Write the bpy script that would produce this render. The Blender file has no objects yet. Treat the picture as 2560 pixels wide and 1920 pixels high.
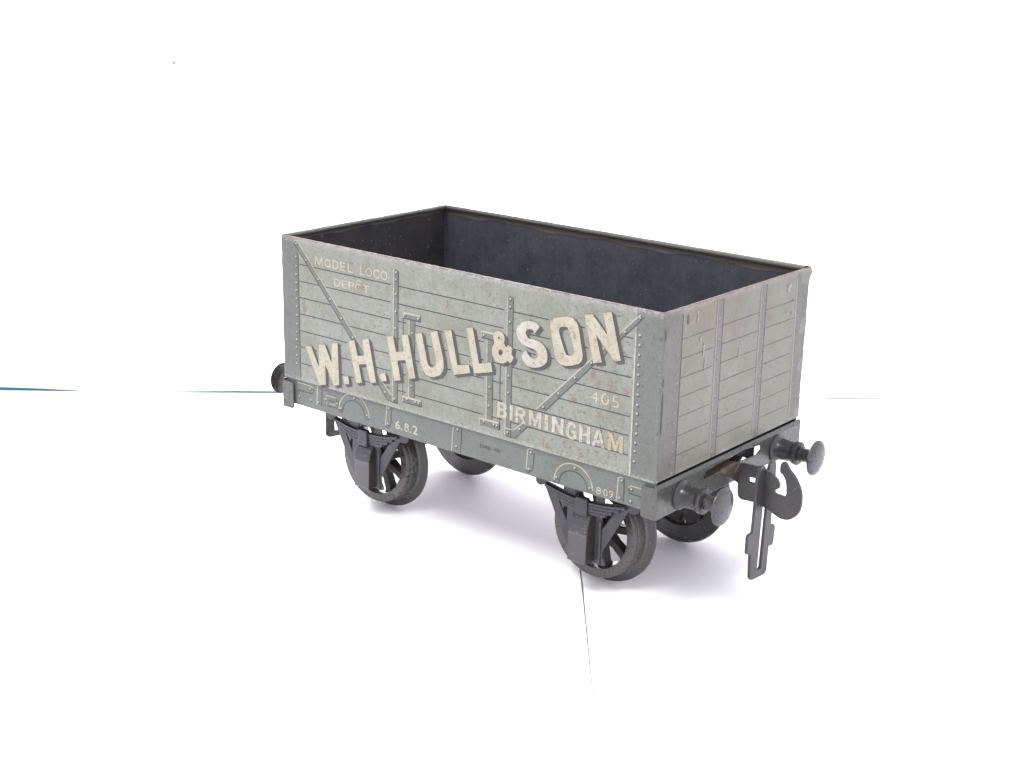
import bpy, math, random
from mathutils import Vector, Matrix
from mathutils.geometry import tessellate_polygon

random.seed(7)
# ---------------------------------------------------------------- units
# The wagon is drawn in millimetres: x along it, y across it (0 = lettered side), z up from the
# underside of the body.  V() turns that into metres with the ground at z = 0.
L, W, H = 140.0, 75.0, 44.9
ZG = -41.73
def V(x, y, z):
    return ((x - 70.0) * .001, (y - 37.5) * .001, (z - ZG) * .001)

BIG = [[[[10.5,11.49],[12.97,12.1],[16.22,5.99],[16.4,13.02],[18.95,13.8],[21.75,8.48],[22.1,14.64],[24.51,15.3],[24.96,2.18],[22.75,1.44],[19.02,7.48],[19.11,
 1.06],[16.39,0.3]],[]],[[[26.67,5.21],[28.84,5.84],[29.32,3.4],[27.3,2.79]],[]],[[[29.24,16.67],[31.69,17.45],[32.93,12.85],[35.71,13.52],[35.03,18.31],
 [37.58,18.97],[40.57,6.22],[38.32,5.61],[36.59,11.08],[33.41,10.31],[34.7,4.98],[32.4,4.27]],[]],[[[42.15,9.26],[44.31,9.92],[44.88,7.65],[42.81,7.06]],
 []],[[[45.06,21.13],[47.59,21.72],[48.73,17.2],[51.84,17.98],[50.85,22.65],[53.42,23.31],[56.41,10.87],[54.13,10.12],[52.47,15.46],[49.24,14.71],[50.59,
 9.11],[48.06,8.26]],[]],[[[56.24,24.09],[58.85,24.75],[60.89,17.08],[61.18,16.17],[61.88,15.45],[62.99,15.31],[64.02,15.78],[64.45,16.72],[64.44,17.89],
 [62.18,25.67],[64.77,26.42],[67.1,18.95],[67.32,16.66],[66.95,15.09],[65.91,13.71],[63.7,12.71],[62.03,12.43],[60.58,12.82],[59.51,13.79],[58.66,15.77]],
 []],[[[67.57,27.09],[70.0,27.81],[72.41,18.01],[76.69,18.91],[77.13,16.65],[71.1,14.88]],[]],[[[75.6,29.37],[77.89,29.95],[80.38,20.03],[84.66,21.24],[85.24,
 18.63],[78.72,16.88]],[]],[[[87.04,30.59],[88.11,30.55],[88.89,30.09],[89.29,29.31],[89.39,28.48],[89.1,27.57],[89.5,26.98],[89.97,26.46],[90.63,27.32],
 [91.25,27.13],[92.17,26.64],[91.85,25.54],[91.84,24.93],[92.61,24.23],[92.18,23.29],[91.45,22.29],[91.06,22.58],[90.44,22.88],[89.85,22.27],[88.94,21.78],
 [87.86,21.66],[86.78,21.72],[85.84,22.39],[85.2,23.25],[84.94,24.44],[85.14,25.83],[85.92,27.08],[85.6,27.63],[85.47,28.22],[85.3,29.05],[85.67,29.85],
 [86.28,30.35]],[[[87.62,28.75],[87.57,28.53],[87.42,28.36],[87.23,28.33],[87.07,28.43],[87.01,28.64],[87.06,28.86],[87.21,29.02],[87.4,29.06],[87.56,28.95]],
 [[88.82,24.89],[88.75,24.49],[88.53,24.14],[88.22,23.91],[87.86,23.84],[87.54,23.95],[87.31,24.21],[87.22,24.58],[87.29,24.97],[87.51,25.32],[87.82,25.55],
 [88.18,25.62],[88.5,25.51],[88.73,25.25]]]],[[[101.25,34.42],[100.42,35.1],[99.23,35.42],[97.76,35.39],[96.29,35.0],[94.97,34.28],[93.95,33.32],[93.45,
 32.27],[93.41,31.17],[93.74,30.15],[94.51,29.21],[95.43,28.54],[96.64,28.17],[97.99,28.01],[99.33,27.91],[100.37,27.51],[100.91,26.96],[101.0,26.37],[100.58,
 25.69],[99.85,25.3],[99.11,25.28],[98.21,25.58],[97.44,26.28],[96.9,27.13],[96.02,26.3],[95.52,25.53],[95.39,24.78],[95.86,24.02],[96.49,23.3],[97.55,22.79],
 [98.9,22.67],[100.37,22.93],[101.84,23.41],[103.13,24.28],[103.98,25.29],[104.16,26.4],[104.05,27.45],[103.56,28.79],[102.65,29.69],[101.46,30.29],[99.98,
 30.55],[98.65,30.54],[97.46,30.49],[96.77,31.32],[96.53,32.0],[96.95,32.73],[97.83,33.13],[98.72,33.18],[99.24,32.86],[99.6,32.21]],[]],[[[104.66,35.48],
 [104.87,36.49],[106.02,37.68],[107.92,38.26],[110.27,38.83],[112.16,38.78],[113.37,37.84],[114.01,36.61],[115.72,29.35],[115.48,27.94],[114.54,26.87],[112.68,
 26.06],[110.32,25.42],[108.64,25.48],[107.29,26.3],[106.59,27.55]],[[[107.69,34.86],[108.02,35.5],[109.2,35.96],[110.38,35.94],[111.13,35.1],[112.72,30.72],
 [112.93,29.78],[112.56,28.93],[111.63,28.39],[110.44,28.47],[109.82,29.17],[107.85,33.71]]]],[[[115.8,40.34],[118.35,40.89],[123.21,36.19],[121.75,41.73],
 [124.25,42.51],[127.74,30.37],[125.86,29.71],[119.57,35.8],[121.86,28.67],[119.17,27.98]],[]]]
D = {"riv":[[7.27,43.01],[11.32,38.51],[16.56,33.46],[21.57,28.19],[26.3,23.14],[30.94,18.11],[44.12,4.0],[47.93,2.71],[48.75,40.69],[48.66,38.56],[48.58,34.31],
 [48.56,29.19],[48.4,24.21],[52.33,28.89],[57.4,28.63],[54.94,23.92],[54.6,8.11],[53.02,3.71],[56.32,3.66],[57.6,3.5],[91.03,40.12],[90.96,38.01],[90.97,
 33.81],[90.95,18.67],[90.9,13.86],[90.93,2.4],[95.12,4.32],[84.17,14.09],[84.02,8.61],[82.27,3.61],[85.96,3.56],[87.01,3.49],[81.82,28.52],[132.96,42.52],
 [128.56,38.02],[118.43,27.84],[113.34,22.78],[108.04,17.31],[103.1,12.44]],"rivL":[[6.88,38.84],[6.97,36.06],[6.89,33.47],[6.87,30.88],[6.72,28.48],[6.8,
 25.89],[6.78,23.39],[6.85,20.67],[6.76,17.9],[6.61,15.35],[6.43,12.78],[6.43,12.95],[6.18,10.36],[6.26,7.82],[6.17,5.12]],"rivR":[[133.11,37.97],[133.14,
 35.43],[133.17,32.89],[133.1,30.22],[133.17,27.66],[133.21,25.09],[133.27,22.41],[133.29,19.62],[133.41,17.33],[133.41,17.38],[133.41,14.47],[133.37,12.02],
 [133.24,9.44],[133.21,7.17],[133.13,4.38]],"model":[["M",15.26,18.73,37.69,40.36],["O",19.34,22.18,37.69,40.36],["D",22.79,25.38,37.69,40.36],["E",25.96,
 28.28,37.69,40.36],["L",29.09,31.46,37.69,40.36],["L",34.3,36.34,37.69,40.36],["O",36.51,39.16,37.69,40.36],["C",39.55,42.13,37.69,40.36],["O",42.63,45.34,
 37.69,40.36]],"depot":[["D",23.38,25.98,32.57,34.95],["E",26.55,28.77,32.57,34.95],["P",29.39,31.82,32.57,34.95],["O",32.19,34.98,32.57,34.95],["T",35.32,
 38.04,32.57,34.95]],"hat":[[32.82,35.38],[33.64,36.05],[34.42,35.55]],"n405":[["4",118.77,121.07,17.47,20.63],["0",122.02,124.58,17.47,20.63],["5",125.36,
 127.85,17.47,20.63]],"birm":[["B",87.17,90.61,6.18,10.66],["I",91.6,92.64,6.18,10.66],["R",93.69,97.35,6.18,10.66],["M",98.35,102.66,6.18,10.66],["I",103.81,
 105.03,6.18,10.66],["N",106.25,110.16,6.18,10.66],["G",110.97,114.57,5.59,10.38],["H",115.43,118.99,5.59,10.38],["A",119.56,123.75,5.59,10.38],["M",124.69,
 129.51,5.59,10.38]],"load":[["L",104.23,105.41,-1.59,1.32],["O",106.15,107.91,-1.59,1.32],["A",108.29,109.82,-1.59,1.32],["D",110.63,112.07,-1.59,1.32],
 ["1",114.6,115.06,-1.59,1.32],["0",115.69,117.32,-1.59,1.32],["T",119.9,121.44,-1.59,1.32],["O",121.7,123.42,-1.59,1.32],["N",124.27,125.7,-1.59,1.32],
 ["S",126.64,128.1,-1.59,1.32]],"n682":[["6",47.33,49.28,-6.82,-4.15],[".",49.57,50.15,-6.82,-4.15],["8",50.94,52.78,-6.82,-4.15],[".",53.1,53.68,-6.82,
 -4.15],["2",54.26,56.36,-6.82,-4.15]],"n124":[["1",80.23,80.63,-4.81,-3.72],["3",80.77,81.62,-4.81,-3.72],["4",81.71,82.5,-4.81,-3.72],["1",82.64,83.01,
 -4.81,-3.72],["8",83.17,83.96,-4.81,-3.72],["-",84.63,85.08,-4.81,-3.72],["4",85.43,86.34,-4.81,-3.72],["8",86.53,87.34,-4.81,-3.72]],"n809":[["8",120.87,
 122.44,-7.95,-5.95],[".",122.57,122.94,-7.95,-5.95],["0",123.19,124.7,-7.95,-5.95],["9",124.95,126.43,-7.95,-5.95]],"s_str":[[[14.24,-0.66],[13.76,-6.85],
 [16.17,-0.71],[15.88,-6.97]],[[43.86,-0.54],[43.22,-6.67],[45.93,-0.42],[45.3,-7.32]],[[70.12,-0.98],[69.52,-8.35],[73.27,-0.69],[72.97,-8.16]],[[97.39,
 -1.15],[96.94,-7.18],[99.69,-1.65],[99.25,-7.86]],[[127.76,-1.64],[127.51,-8.2],[129.71,-1.54],[129.71,-8.01]]],"s_riv":[[14.53,-5.86],[10.9,-2.3],[5.98,
 -5.84],[11.12,-5.9],[17.62,-4.24],[22.85,-4.49],[24.4,-5.66],[30.17,-1.16],[35.54,-5.46],[44.74,-1.13],[44.27,-6.09],[71.78,-1.47],[71.29,-6.6],[98.51,
 -1.83],[97.9,-6.83],[107.5,-6.83],[118.71,-7.04],[128.94,-2.25],[128.46,-7.23],[132.13,-3.83],[131.97,-7.2],[135.75,-7.4],[113.63,-2.54]],"slot":[[22.39,
 -4.11],[23.55,-2.94],[34.54,-2.43],[43.18,-1.93],[52.07,-2.96],[52.47,-4.11],[50.24,-5.34],[37.08,-4.63],[22.93,-5.13]],"hook":[[137.89,-7.57],[140.69,
 -7.8],[142.16,-10.15],[142.33,-13.53],[143.6,-14.47],[146.69,-14.11],[151.83,-14.86],[154.82,-16.33],[156.28,-16.69],[157.87,-16.59],[159.4,-15.91],[160.7,
 -14.71],[161.61,-13.13],[161.98,-11.02],[161.85,-8.56],[161.4,-6.82],[159.76,-3.94],[157.5,-2.03],[156.68,-0.58],[155.77,-0.23],[154.87,-1.03],[154.78,
 -3.55],[155.83,-4.03],[156.94,-5.66],[157.41,-10.2],[155.54,-10.03],[153.75,-9.91],[153.59,-9.03],[154.53,-8.62],[155.09,-7.8],[154.88,-6.85],[154.3,-5.83],
 [153.18,-5.12],[152.59,-4.44],[150.77,-4.06],[150.03,-3.74],[149.91,-3.36],[148.91,-3.19],[147.88,-3.87],[145.15,-3.71],[141.89,-4.1]],"hookhole":[[145.43,
 -7.27],[150.46,-6.9],[150.52,-8.74],[145.54,-8.68]],"e_rivA":[[26.29,38.68],[26.3,33.04],[26.22,28.2],[26.28,22.82],[26.38,17.51],[26.29,12.55],[26.34,
 7.17],[26.44,1.73]],"e_rivB":[[49.06,38.58],[49.26,32.8],[49.29,27.86],[49.48,22.73],[49.64,17.81],[49.71,12.5],[49.58,7.58],[50.08,1.43]],"e_rivC":[[6.86,
 37.58],[7.34,32.71],[7.46,27.42],[7.48,25.11],[7.24,17.27],[7.22,14.46],[6.99,9.34],[7.12,6.7],[7.22,3.94],[7.27,0.82]]}

scene = bpy.context.scene
COL = scene.collection

# ---------------------------------------------------------------- materials
MATS = {}
def new_mat(name):
    m = bpy.data.materials.new(name); m.use_nodes = True
    nt = m.node_tree; nt.nodes.clear()
    out = nt.nodes.new('ShaderNodeOutputMaterial'); b = nt.nodes.new('ShaderNodeBsdfPrincipled')
    nt.links.new(b.outputs[0], out.inputs[0])
    MATS[name] = m
    return m, nt, b

class N:
    """small helper round a node tree; positions are in millimetres of the wagon"""
    def __init__(s, nt):
        s.nt = nt
        tc = nt.nodes.new('ShaderNodeTexCoord')
        s.mm = s.vmath('MULTIPLY', tc.outputs['Object'], (1000, 1000, 1000))
    def link(s, a, b): s.nt.links.new(a, b)
    def put(s, sock, v):
        if hasattr(v, 'is_linked'): s.link(v, sock)
        else: sock.default_value = v
    def vmath(s, op, a, b=None):
        n = s.nt.nodes.new('ShaderNodeVectorMath'); n.operation = op
        s.put(n.inputs[0], a)
        if b is not None: s.put(n.inputs[1], b)
        return n.outputs['Value'] if op in ('DISTANCE', 'LENGTH') else n.outputs[0]
    def math(s, op, a, b=None, c=None):
        n = s.nt.nodes.new('ShaderNodeMath'); n.operation = op
        for i, v in enumerate((a, b, c)):
            if v is not None: s.put(n.inputs[i], v)
        return n.outputs[0]
    def noise(s, scale, detail=3, rough=.55, vec=None, off=(0, 0, 0), dist=0):
        n = s.nt.nodes.new('ShaderNodeTexNoise')
        n.inputs['Scale'].default_value = scale; n.inputs['Detail'].default_value = detail
        n.inputs['Roughness'].default_value = rough; n.inputs['Distortion'].default_value = dist
        v = s.vmath('ADD', vec or s.mm, off)
        s.link(v, n.inputs['Vector'])
        return n.outputs[0]
    def step(s, v, a, b, lo=0., hi=1.):
        n = s.nt.nodes.new('ShaderNodeMapRange'); n.interpolation_type = 'SMOOTHSTEP'
        s.put(n.inputs['Value'], v)
        n.inputs['From Min'].default_value = a; n.inputs['From Max'].default_value = b
        n.inputs['To Min'].default_value = lo; n.inputs['To Max'].default_value = hi
        return n.outputs[0]
    def mix(s, f, a, b):
        n = s.nt.nodes.new('ShaderNodeMix'); n.data_type = 'RGBA'
        s.put(n.inputs['Factor'], f)
        for i, v in ((6, a), (7, b)):
            if isinstance(v, tuple): v = v if len(v) == 4 else (*v, 1)
            s.put(n.inputs[i], v)
        return n.outputs[2]
    def scale_col(s, col, f):
        n = s.nt.nodes.new('ShaderNodeVectorMath'); n.operation = 'SCALE'
        s.put(n.inputs[0], col); s.put(n.inputs['Scale'], f)
        return n.outputs[0]
    def axis(s):
        n = s.nt.nodes.new('ShaderNodeSeparateXYZ'); s.link(s.mm, n.inputs[0]); return n.outputs

ZB = -ZG                                       # body underside in wagon-object millimetres
# rust blotches that the photo shows on the lettered side (x, z above the body underside, radius)
SPOTS = [(96.5, 27.0, .8), (99.5, 24.3, .7), (101.0, 20.4, .7), (97.3, 20.0, .6), (103.2, 23.2, .6), (112.9, 33.9, 1.2), (119.0, 24.9, 1.5), (120.6, 22.8, 1.2), (125.4, 26.5, .8), (31.5, 17.0, .8), (13.0, 13.0, .7), (14.6, 9.6, .7), (35.0, 10.0, .6), (115.2, 25.3, .7), (108.0, 8.0, .9), (117.4, 7.2, .9), (123.2, 6.4, .8), (99.7, 7.4, .8), (104.4, 8.4, .7), (10.2, 23.2, 1.5), (9.6, 24.6, 1.1), (68.6, 34.8, 1.5), (111.5, 35.6, 1.0), (26.2, 21.3, 1.0), (33.0, 1.9, 1.4), (37.4, 1.6, .8),
         (113.0, 38.6, 1.1), (106.8, 39.2, .8), (126.0, 29.6, 1.3), (124.8, 23.4, 1.6), (124.0, 20.6, 1.0), (129.7, 22.4, 1.3),
         (113.3, 16.8, 1.4), (111.0, 8.6, 1.0), (121.8, 14.2, 1.2), (112.2, 24.6, .8), (103.4, 2.6, 1.4), (105.0, 1.0, 1.6), (110.6, 4.2, 1.0),
         (116.0, 1.8, 1.2), (121.4, 3.4, .9), (34.6, 34.0, 1.0), (63.4, 38.5, .8), (78.8, 36.6, .7), (118.6, 42.0, .8), (129.0, 12.8, .7)]

def paint(name, base, rust=.5, wear=1., grain=1., spots=False, rough=.42, rustcol=(.20, .11, .065), tint=None, edge=True, spec=.4, flake=0., climb=False):
    base = tuple(c * .89 for c in base)
    m, nt, b = new_mat(name); n = N(nt)
    big = n.noise(.055, 3); fine = n.noise(2.2, 4, .7); mid = n.noise(.42, 4, .6, off=(31, 7, 3))
    f = n.math('MULTIPLY_ADD', n.math('SUBTRACT', big, .5), .34, 1.)
    f = n.math('MULTIPLY_ADD', n.math('SUBTRACT', fine, .5), .75 * grain, f)
    f = n.math('MULTIPLY_ADD', n.math('SUBTRACT', mid, .5), .34 * grain, f)
    col = n.scale_col((*base,), f)
    if tint:                                    # yellowed varnish in cloudy patches
        col = n.mix(n.math('MULTIPLY', n.math('MULTIPLY', n.step(n.noise(.09, 3, .6, off=(90, 4, 11)), .36, .62), n.step(n.axis()[2], ZB + 4., ZB + 34., .25, 1.) if climb else 1.), tint[1]), col, tint[0])
    gr = n.math('MULTIPLY', n.step(n.noise(.13, 5, .68, off=(12, 33, 71)), .45, .66), .55 * min(1., rust + .2))
    col = n.mix(gr, col, (base[0] * .76, base[1] * .73, base[2] * .62))
    # olive-brown freckles
    fr = n.math('MULTIPLY', n.step(n.noise(.75, 5, .70, off=(3, 51, 9)), .54, .67), .80 * rust)
    if spots: fr = n.math('MULTIPLY', fr, n.step(n.axis()[0], 5., 50., .8, 1.35))
    col = n.mix(n.math('MINIMUM', fr, .9), col, (base[0] * .58, base[1] * .49, base[2] * .36))
    fr2 = n.math('MULTIPLY', n.step(n.noise(2.6, 3, .6, off=(17, 5, 77)), .63, .70), .7 * rust)
    col = n.mix(fr2, col, (base[0] * .42, base[1] * .36, base[2] * .34))
    # rust pits
    r = n.math('MULTIPLY', n.step(n.noise(.27, 6, .72, off=(61, 2, 40)), .665, .72), .75 * rust)
    col = n.mix(r, col, rustcol)
    x, y, z = n.axis()
    if spots:
        tot = None
        wob = n.math('MULTIPLY', n.math('SUBTRACT', n.noise(1.1, 4, .75, off=(5, 5, 5)), .5), 4.6)
        for sx, sz, sr in SPOTS:
            dx = n.math('SUBTRACT', x, sx - 70.); dz = n.math('MULTIPLY', n.math('SUBTRACT', z, sz + ZB), .72)
            d = n.math('SQRT', n.math('ADD', n.math('MULTIPLY', dx, dx), n.math('MULTIPLY', dz, dz)))
            k = n.math('SUBTRACT', sr, n.math('ADD', d, wob))
            tot = k if tot is None else n.math('MAXIMUM', tot, k)
        col = n.mix(n.math('MULTIPLY', n.math('MULTIPLY', n.step(tot, .05, 1.2), n.step(n.noise(2.2, 4, .7, off=(7, 70, 7)), .34, .55)), .90), col, (.155, .098, .066))
    if flake:                                  # letters rubbed through to the grey below
        col = n.mix(n.math('MULTIPLY', n.step(n.noise(.85, 5, .7, off=(71, 7, 29)), .52, .60), flake), col, tuple(c * .95 for c in GREY))
    # scratches to bare tin
    st = n.vmath('MULTIPLY', n.mm, (1.9, 1.9, .35))
    sc = n.math('MULTIPLY', n.step(n.noise(1.2, 4, .7, vec=st, off=(8, 40, 2)), .70, .75), .55 * wear)
    sp = n.math('MULTIPLY', n.step(n.noise(2.0, 2, .5, off=(2, 80, 21)), .73, .78), .75 * wear)
    bare = (.40, .39, .39)
    col = n.mix(n.math('MAXIMUM', sc, sp), col, bare)
    if edge:                                    # chipped paint along the top and bottom folds
        nz = n.noise(1.7, 5, .75, off=(44, 3, 6))
        top = n.math('MULTIPLY', n.step(z, ZB + 42.7, ZB + 44.8), n.step(nz, .40, .60))
        bot = n.math('MULTIPLY', n.step(z, ZB + 1.6, ZB + .1), n.step(nz, .44, .62))
        ch = n.math('MULTIPLY', n.math('MAXIMUM', top, bot), n.step(z, ZB - .2, ZB - .1))
        col = n.mix(n.math('MULTIPLY', ch, min(.62, .5 * wear)), col, (.36, .35, .35))
        rz = n.math('MULTIPLY', n.step(z, ZB + 44.0, ZB + 44.85), n.step(n.noise(.5, 4, .7, off=(9, 9, 70)), .42, .6))
        col = n.mix(n.math('MULTIPLY', rz, .8), col, (.13, .075, .065))
    n.link(col, b.inputs['Base Color'])
    n.link(n.math('MULTIPLY_ADD', mid, .3, rough - .15), b.inputs['Roughness'])
    b.inputs['Specular IOR Level'].default_value = spec
    bp = nt.nodes.new('ShaderNodeBump'); bp.inputs['Strength'].default_value = .10; bp.inputs['Distance'].default_value = .00008
    n.link(n.noise(1.4, 5, .7, off=(1, 2, 3)), bp.inputs['Height']); n.link(bp.outputs[0], b.inputs['Normal'])
    return m

def metal(name, base, brown=(.13, .09, .06), amount=.5, rough=.45, metallic=.0, chips=.5, scale=1., bump=.35, spec=.5, streak=0.):
    base = tuple(c * .86 for c in base)
    m, nt, b = new_mat(name); n = N(nt)
    big = n.noise(.10 * scale, 4, .6); fine = n.noise(2.4 * scale, 4, .7); mid = n.noise(.5 * scale, 5, .65, off=(31, 7, 3))
    f = n.math('MULTIPLY_ADD', n.math('SUBTRACT', fine, .5), .5, 1.)
    f = n.math('MULTIPLY_ADD', n.math('SUBTRACT', mid, .5), .4, f)
    col = n.scale_col((*base,), f)
    col = n.mix(n.math('MULTIPLY', n.step(n.math('ADD', big, n.math('MULTIPLY', mid, .4)), .60, .86), amount), col, brown)
    col = n.mix(n.math('MULTIPLY', n.step(n.noise(1.5 * scale, 4, .7, off=(8, 4, 1)), .64, .72), amount * .8), col, (brown[0] * 1.6, brown[1] * 1.15, brown[2] * .8))
    if streak:                                 # dust and damp marks running down the walls
        sv = n.vmath('MULTIPLY', n.mm, (.30, .30, .035))
        col = n.mix(n.math('MULTIPLY', n.step(n.noise(1., 5, .65, vec=sv, off=(4, 9, 2)), .52, .72), streak), col, (base[0] * 1.75, base[1] * 1.65, base[2] * 1.5))
        col = n.mix(n.math('MULTIPLY', n.step(n.noise(.07, 4, .6, off=(44, 19, 2)), .48, .66), streak), col, (base[0] * .62, base[1] * .6, base[2] * .6))
    sp = n.math('MULTIPLY', n.step(n.noise(1.9 * scale, 2, .5, off=(2, 80, 21)), .70, .75), chips)
    col = n.mix(sp, col, (.45, .44, .46))
    n.link(col, b.inputs['Base Color'])
    b.inputs['Metallic'].default_value = metallic
    n.link(n.math('MULTIPLY_ADD', mid, .35, rough - .17), b.inputs['Roughness'])
    b.inputs['Specular IOR Level'].default_value = spec
    bp = nt.nodes.new('ShaderNodeBump'); bp.inputs['Strength'].default_value = bump; bp.inputs['Distance'].default_value = .00012
    n.link(n.math('ADD', n.noise(1.6 * scale, 5, .7, off=(1, 2, 3)), n.math('MULTIPLY', mid, .6)), bp.inputs['Height'])
    n.link(bp.outputs[0], b.inputs['Normal'])
    return m

GREY = (.196, .210, .185)
paint('tin_grey', GREY, spots=True, rust=1.0)
paint('tin_end', (.184, .189, .162), rust=.42, wear=.8, climb=True, tint=((.160, .141, .112), .85), rustcol=(.17, .105, .075))
paint('tin_plate', (.110, .120, .111), rust=.6, wear=.9)
paint('tin_plate_end', (.132, .130, .122), rust=.7, wear=.7, rustcol=(.22, .12, .085))
paint('tin_corner', (.120, .130, .121), rust=1.0, wear=2.0)
paint('strap', (.116, .127, .117), rust=.4, wear=.8, edge=False)
paint('strap_end', (.142, .140, .140), rust=.3, wear=.4, edge=False)
paint('solebar_grey', (.113, .126, .117), rust=.4, wear=.6, edge=False)
paint('line_dark', (.040, .040, .043), rust=.2, wear=.5, edge=False)
paint('line_end', (.075, .072, .073), rust=.2, wear=.3, edge=False)
paint('line_light', (.345, .318, .25), rust=.7, wear=.3, edge=False)
paint('line_pink', (.26, .225, .20), rust=.4, wear=.3, edge=False)
paint('rivet_light', (.31, .31, .29), rust=.3, wear=.2, edge=False)
paint('rivet_dark', (.045, .046, .048), rust=.2, wear=.2, edge=False)
paint('rivet_worn', (.235, .228, .218), rust=.5, wear=.3, edge=False)
paint('rivet_mid', (.13, .125, .125), rust=.4, wear=.4, edge=False)
paint('letter_cream', (.372, .342, .270), flake=.16, rust=1.25, wear=.3, rustcol=(.25, .15, .085), edge=False, spots=True)
paint('letter_white', (.385, .366, .338), rust=1.25, wear=.3, rustcol=(.25, .15, .085), edge=False, spots=True)
paint('letter_worn', (.37, .345, .298), flake=.62, rust=1.5, wear=1.6, rustcol=(.38, .21, .10), edge=False, spots=True)
paint('letter_amber', (.335, .285, .195), flake=.4, rust=1.3, wear=.9, rustcol=(.30, .155, .07), edge=False)
paint('letter_faint', (.29, .285, .25), rust=.8, wear=.8, edge=False)
paint('letter_shade', (.054, .050, .056), rust=.2, wear=.9, edge=False)
paint('scuff', (.265, .25, .245), rust=.8, wear=1.5, edge=False)
paint('stamp_black', (.06, .06, .065), rust=0, wear=.2, edge=False)
paint('chip_dark', (.05, .042, .046), rust=0, wear=.6, edge=False)
metal('inside_slate', (.040, .045, .058), brown=(.062, .060, .064), amount=.45, rough=.6, chips=.3, bump=.3, spec=.3, streak=.5)
metal('inside_speckled', (.032, .032, .038), brown=(.05, .042, .036), amount=.6, rough=.55, chips=.8, bump=.25, scale=.8, spec=.3, streak=.4)
metal('rim_bead', (.115, .122, .108), brown=(.09, .075, .06), amount=.55, rough=.34, chips=.3, metallic=.2)
metal('rust_edge', (.140, .074, .066), brown=(.11, .058, .052), amount=.7, rough=.6, chips=.3)
metal('bead_bare', (.085, .078, .070), brown=(.085, .064, .05), amount=.5, rough=.55, chips=.15)
metal('beam_tin', (.080, .085, .079), brown=(.085, .082, .072), amount=.3, rough=.30, chips=.15, metallic=.25, bump=.12)
metal('black_paint', (.034, .035, .044), brown=(.05, .046, .045), amount=.3, rough=.36, chips=.25, bump=.10, spec=.45)
metal('cast_iron', (.040, .041, .044), brown=(.066, .056, .046), amount=.55, rough=.36, chips=.45, scale=.9)
metal('tyre_worn', (.085, .083, .080), brown=(.075, .06, .047), amount=.65, rough=.30, chips=.5, scale=.9, metallic=.35)
metal('dark_iron', (.024, .023, .023), brown=(.055, .040, .030), amount=.7, rough=.55, chips=.1, spec=.35)
metal('buffer_iron', (.030, .031, .033), brown=(.075, .055, .042), amount=.35, rough=.22, chips=.3, metallic=.1)
metal('buffer_face', (.056, .055, .063), brown=(.07, .062, .058), amount=.3, rough=.30, chips=.3, metallic=.3, bump=.15)
metal('hook_iron', (.034, .034, .040), brown=(.075, .05, .036), amount=.3, rough=.36, chips=.25, metallic=.1)
metal('link_iron', (.042, .042, .050), brown=(.06, .046, .042), amount=.3, rough=.45, chips=.2, metallic=.1)
metal('shaded_grime_black', (.017, .016, .017), brown=(.045, .034, .027), amount=.6, rough=.6, chips=.25, bump=.4, spec=.25)
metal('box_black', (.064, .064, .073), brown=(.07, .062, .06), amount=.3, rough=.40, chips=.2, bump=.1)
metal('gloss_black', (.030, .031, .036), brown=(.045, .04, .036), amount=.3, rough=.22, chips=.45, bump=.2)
metal('chipped_edge', (.20, .195, .20), brown=(.08, .07, .065), amount=.6, rough=.5, chips=.3)
metal('rust_iron', (.045, .032, .025), brown=(.12, .072, .036), amount=.6, rough=.65, chips=.1)
metal('underside', (.020, .021, .022), brown=(.03, .028, .025), amount=.4, rough=.6, chips=0, spec=.2)

def paper(name, col, rough=.75):
    m, nt, b = new_mat(name); n = N(nt)
    f = n.math('MULTIPLY_ADD', n.math('SUBTRACT', n.noise(.03, 4, .6), .5), .03, 1.)
    n.link(n.scale_col((*col,), f), b.inputs['Base Color'])
    b.inputs['Roughness'].default_value = rough; b.inputs['Specular IOR Level'].default_value = .25
    bp = nt.nodes.new('ShaderNodeBump'); bp.inputs['Strength'].default_value = .12; bp.inputs['Distance'].default_value = .0001
    n.link(n.noise(.9, 4, .6), bp.inputs['Height']); n.link(bp.outputs[0], b.inputs['Normal'])
paper('white_card', (.87, .865, .875))
def backlit(name, col):                          # thin white sheet made translucent so the added lamp behind shines through
    m, nt, b = new_mat(name)
    b.inputs['Base Color'].default_value = (*col, 1); b.inputs['Roughness'].default_value = .8
    tr = nt.nodes.new('ShaderNodeBsdfTranslucent'); tr.inputs[0].default_value = (.96, .95, 1., 1)
    mx = nt.nodes.new('ShaderNodeMixShader'); mx.inputs[0].default_value = .45
    out = [n for n in nt.nodes if n.type == 'OUTPUT_MATERIAL'][0]
    nt.links.new(b.outputs[0], mx.inputs[1]); nt.links.new(tr.outputs[0], mx.inputs[2]); nt.links.new(mx.outputs[0], out.inputs[0])
backlit('thin_sheet', (.88, .88, .88))
paper('slit_dark', (.22, .22, .23))
paper('seam_grey', (.31, .31, .315))
paper('slit_shade_blue', (.045, .17, .23))
paper('blue_fleck', (.12, .20, .25))

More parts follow.
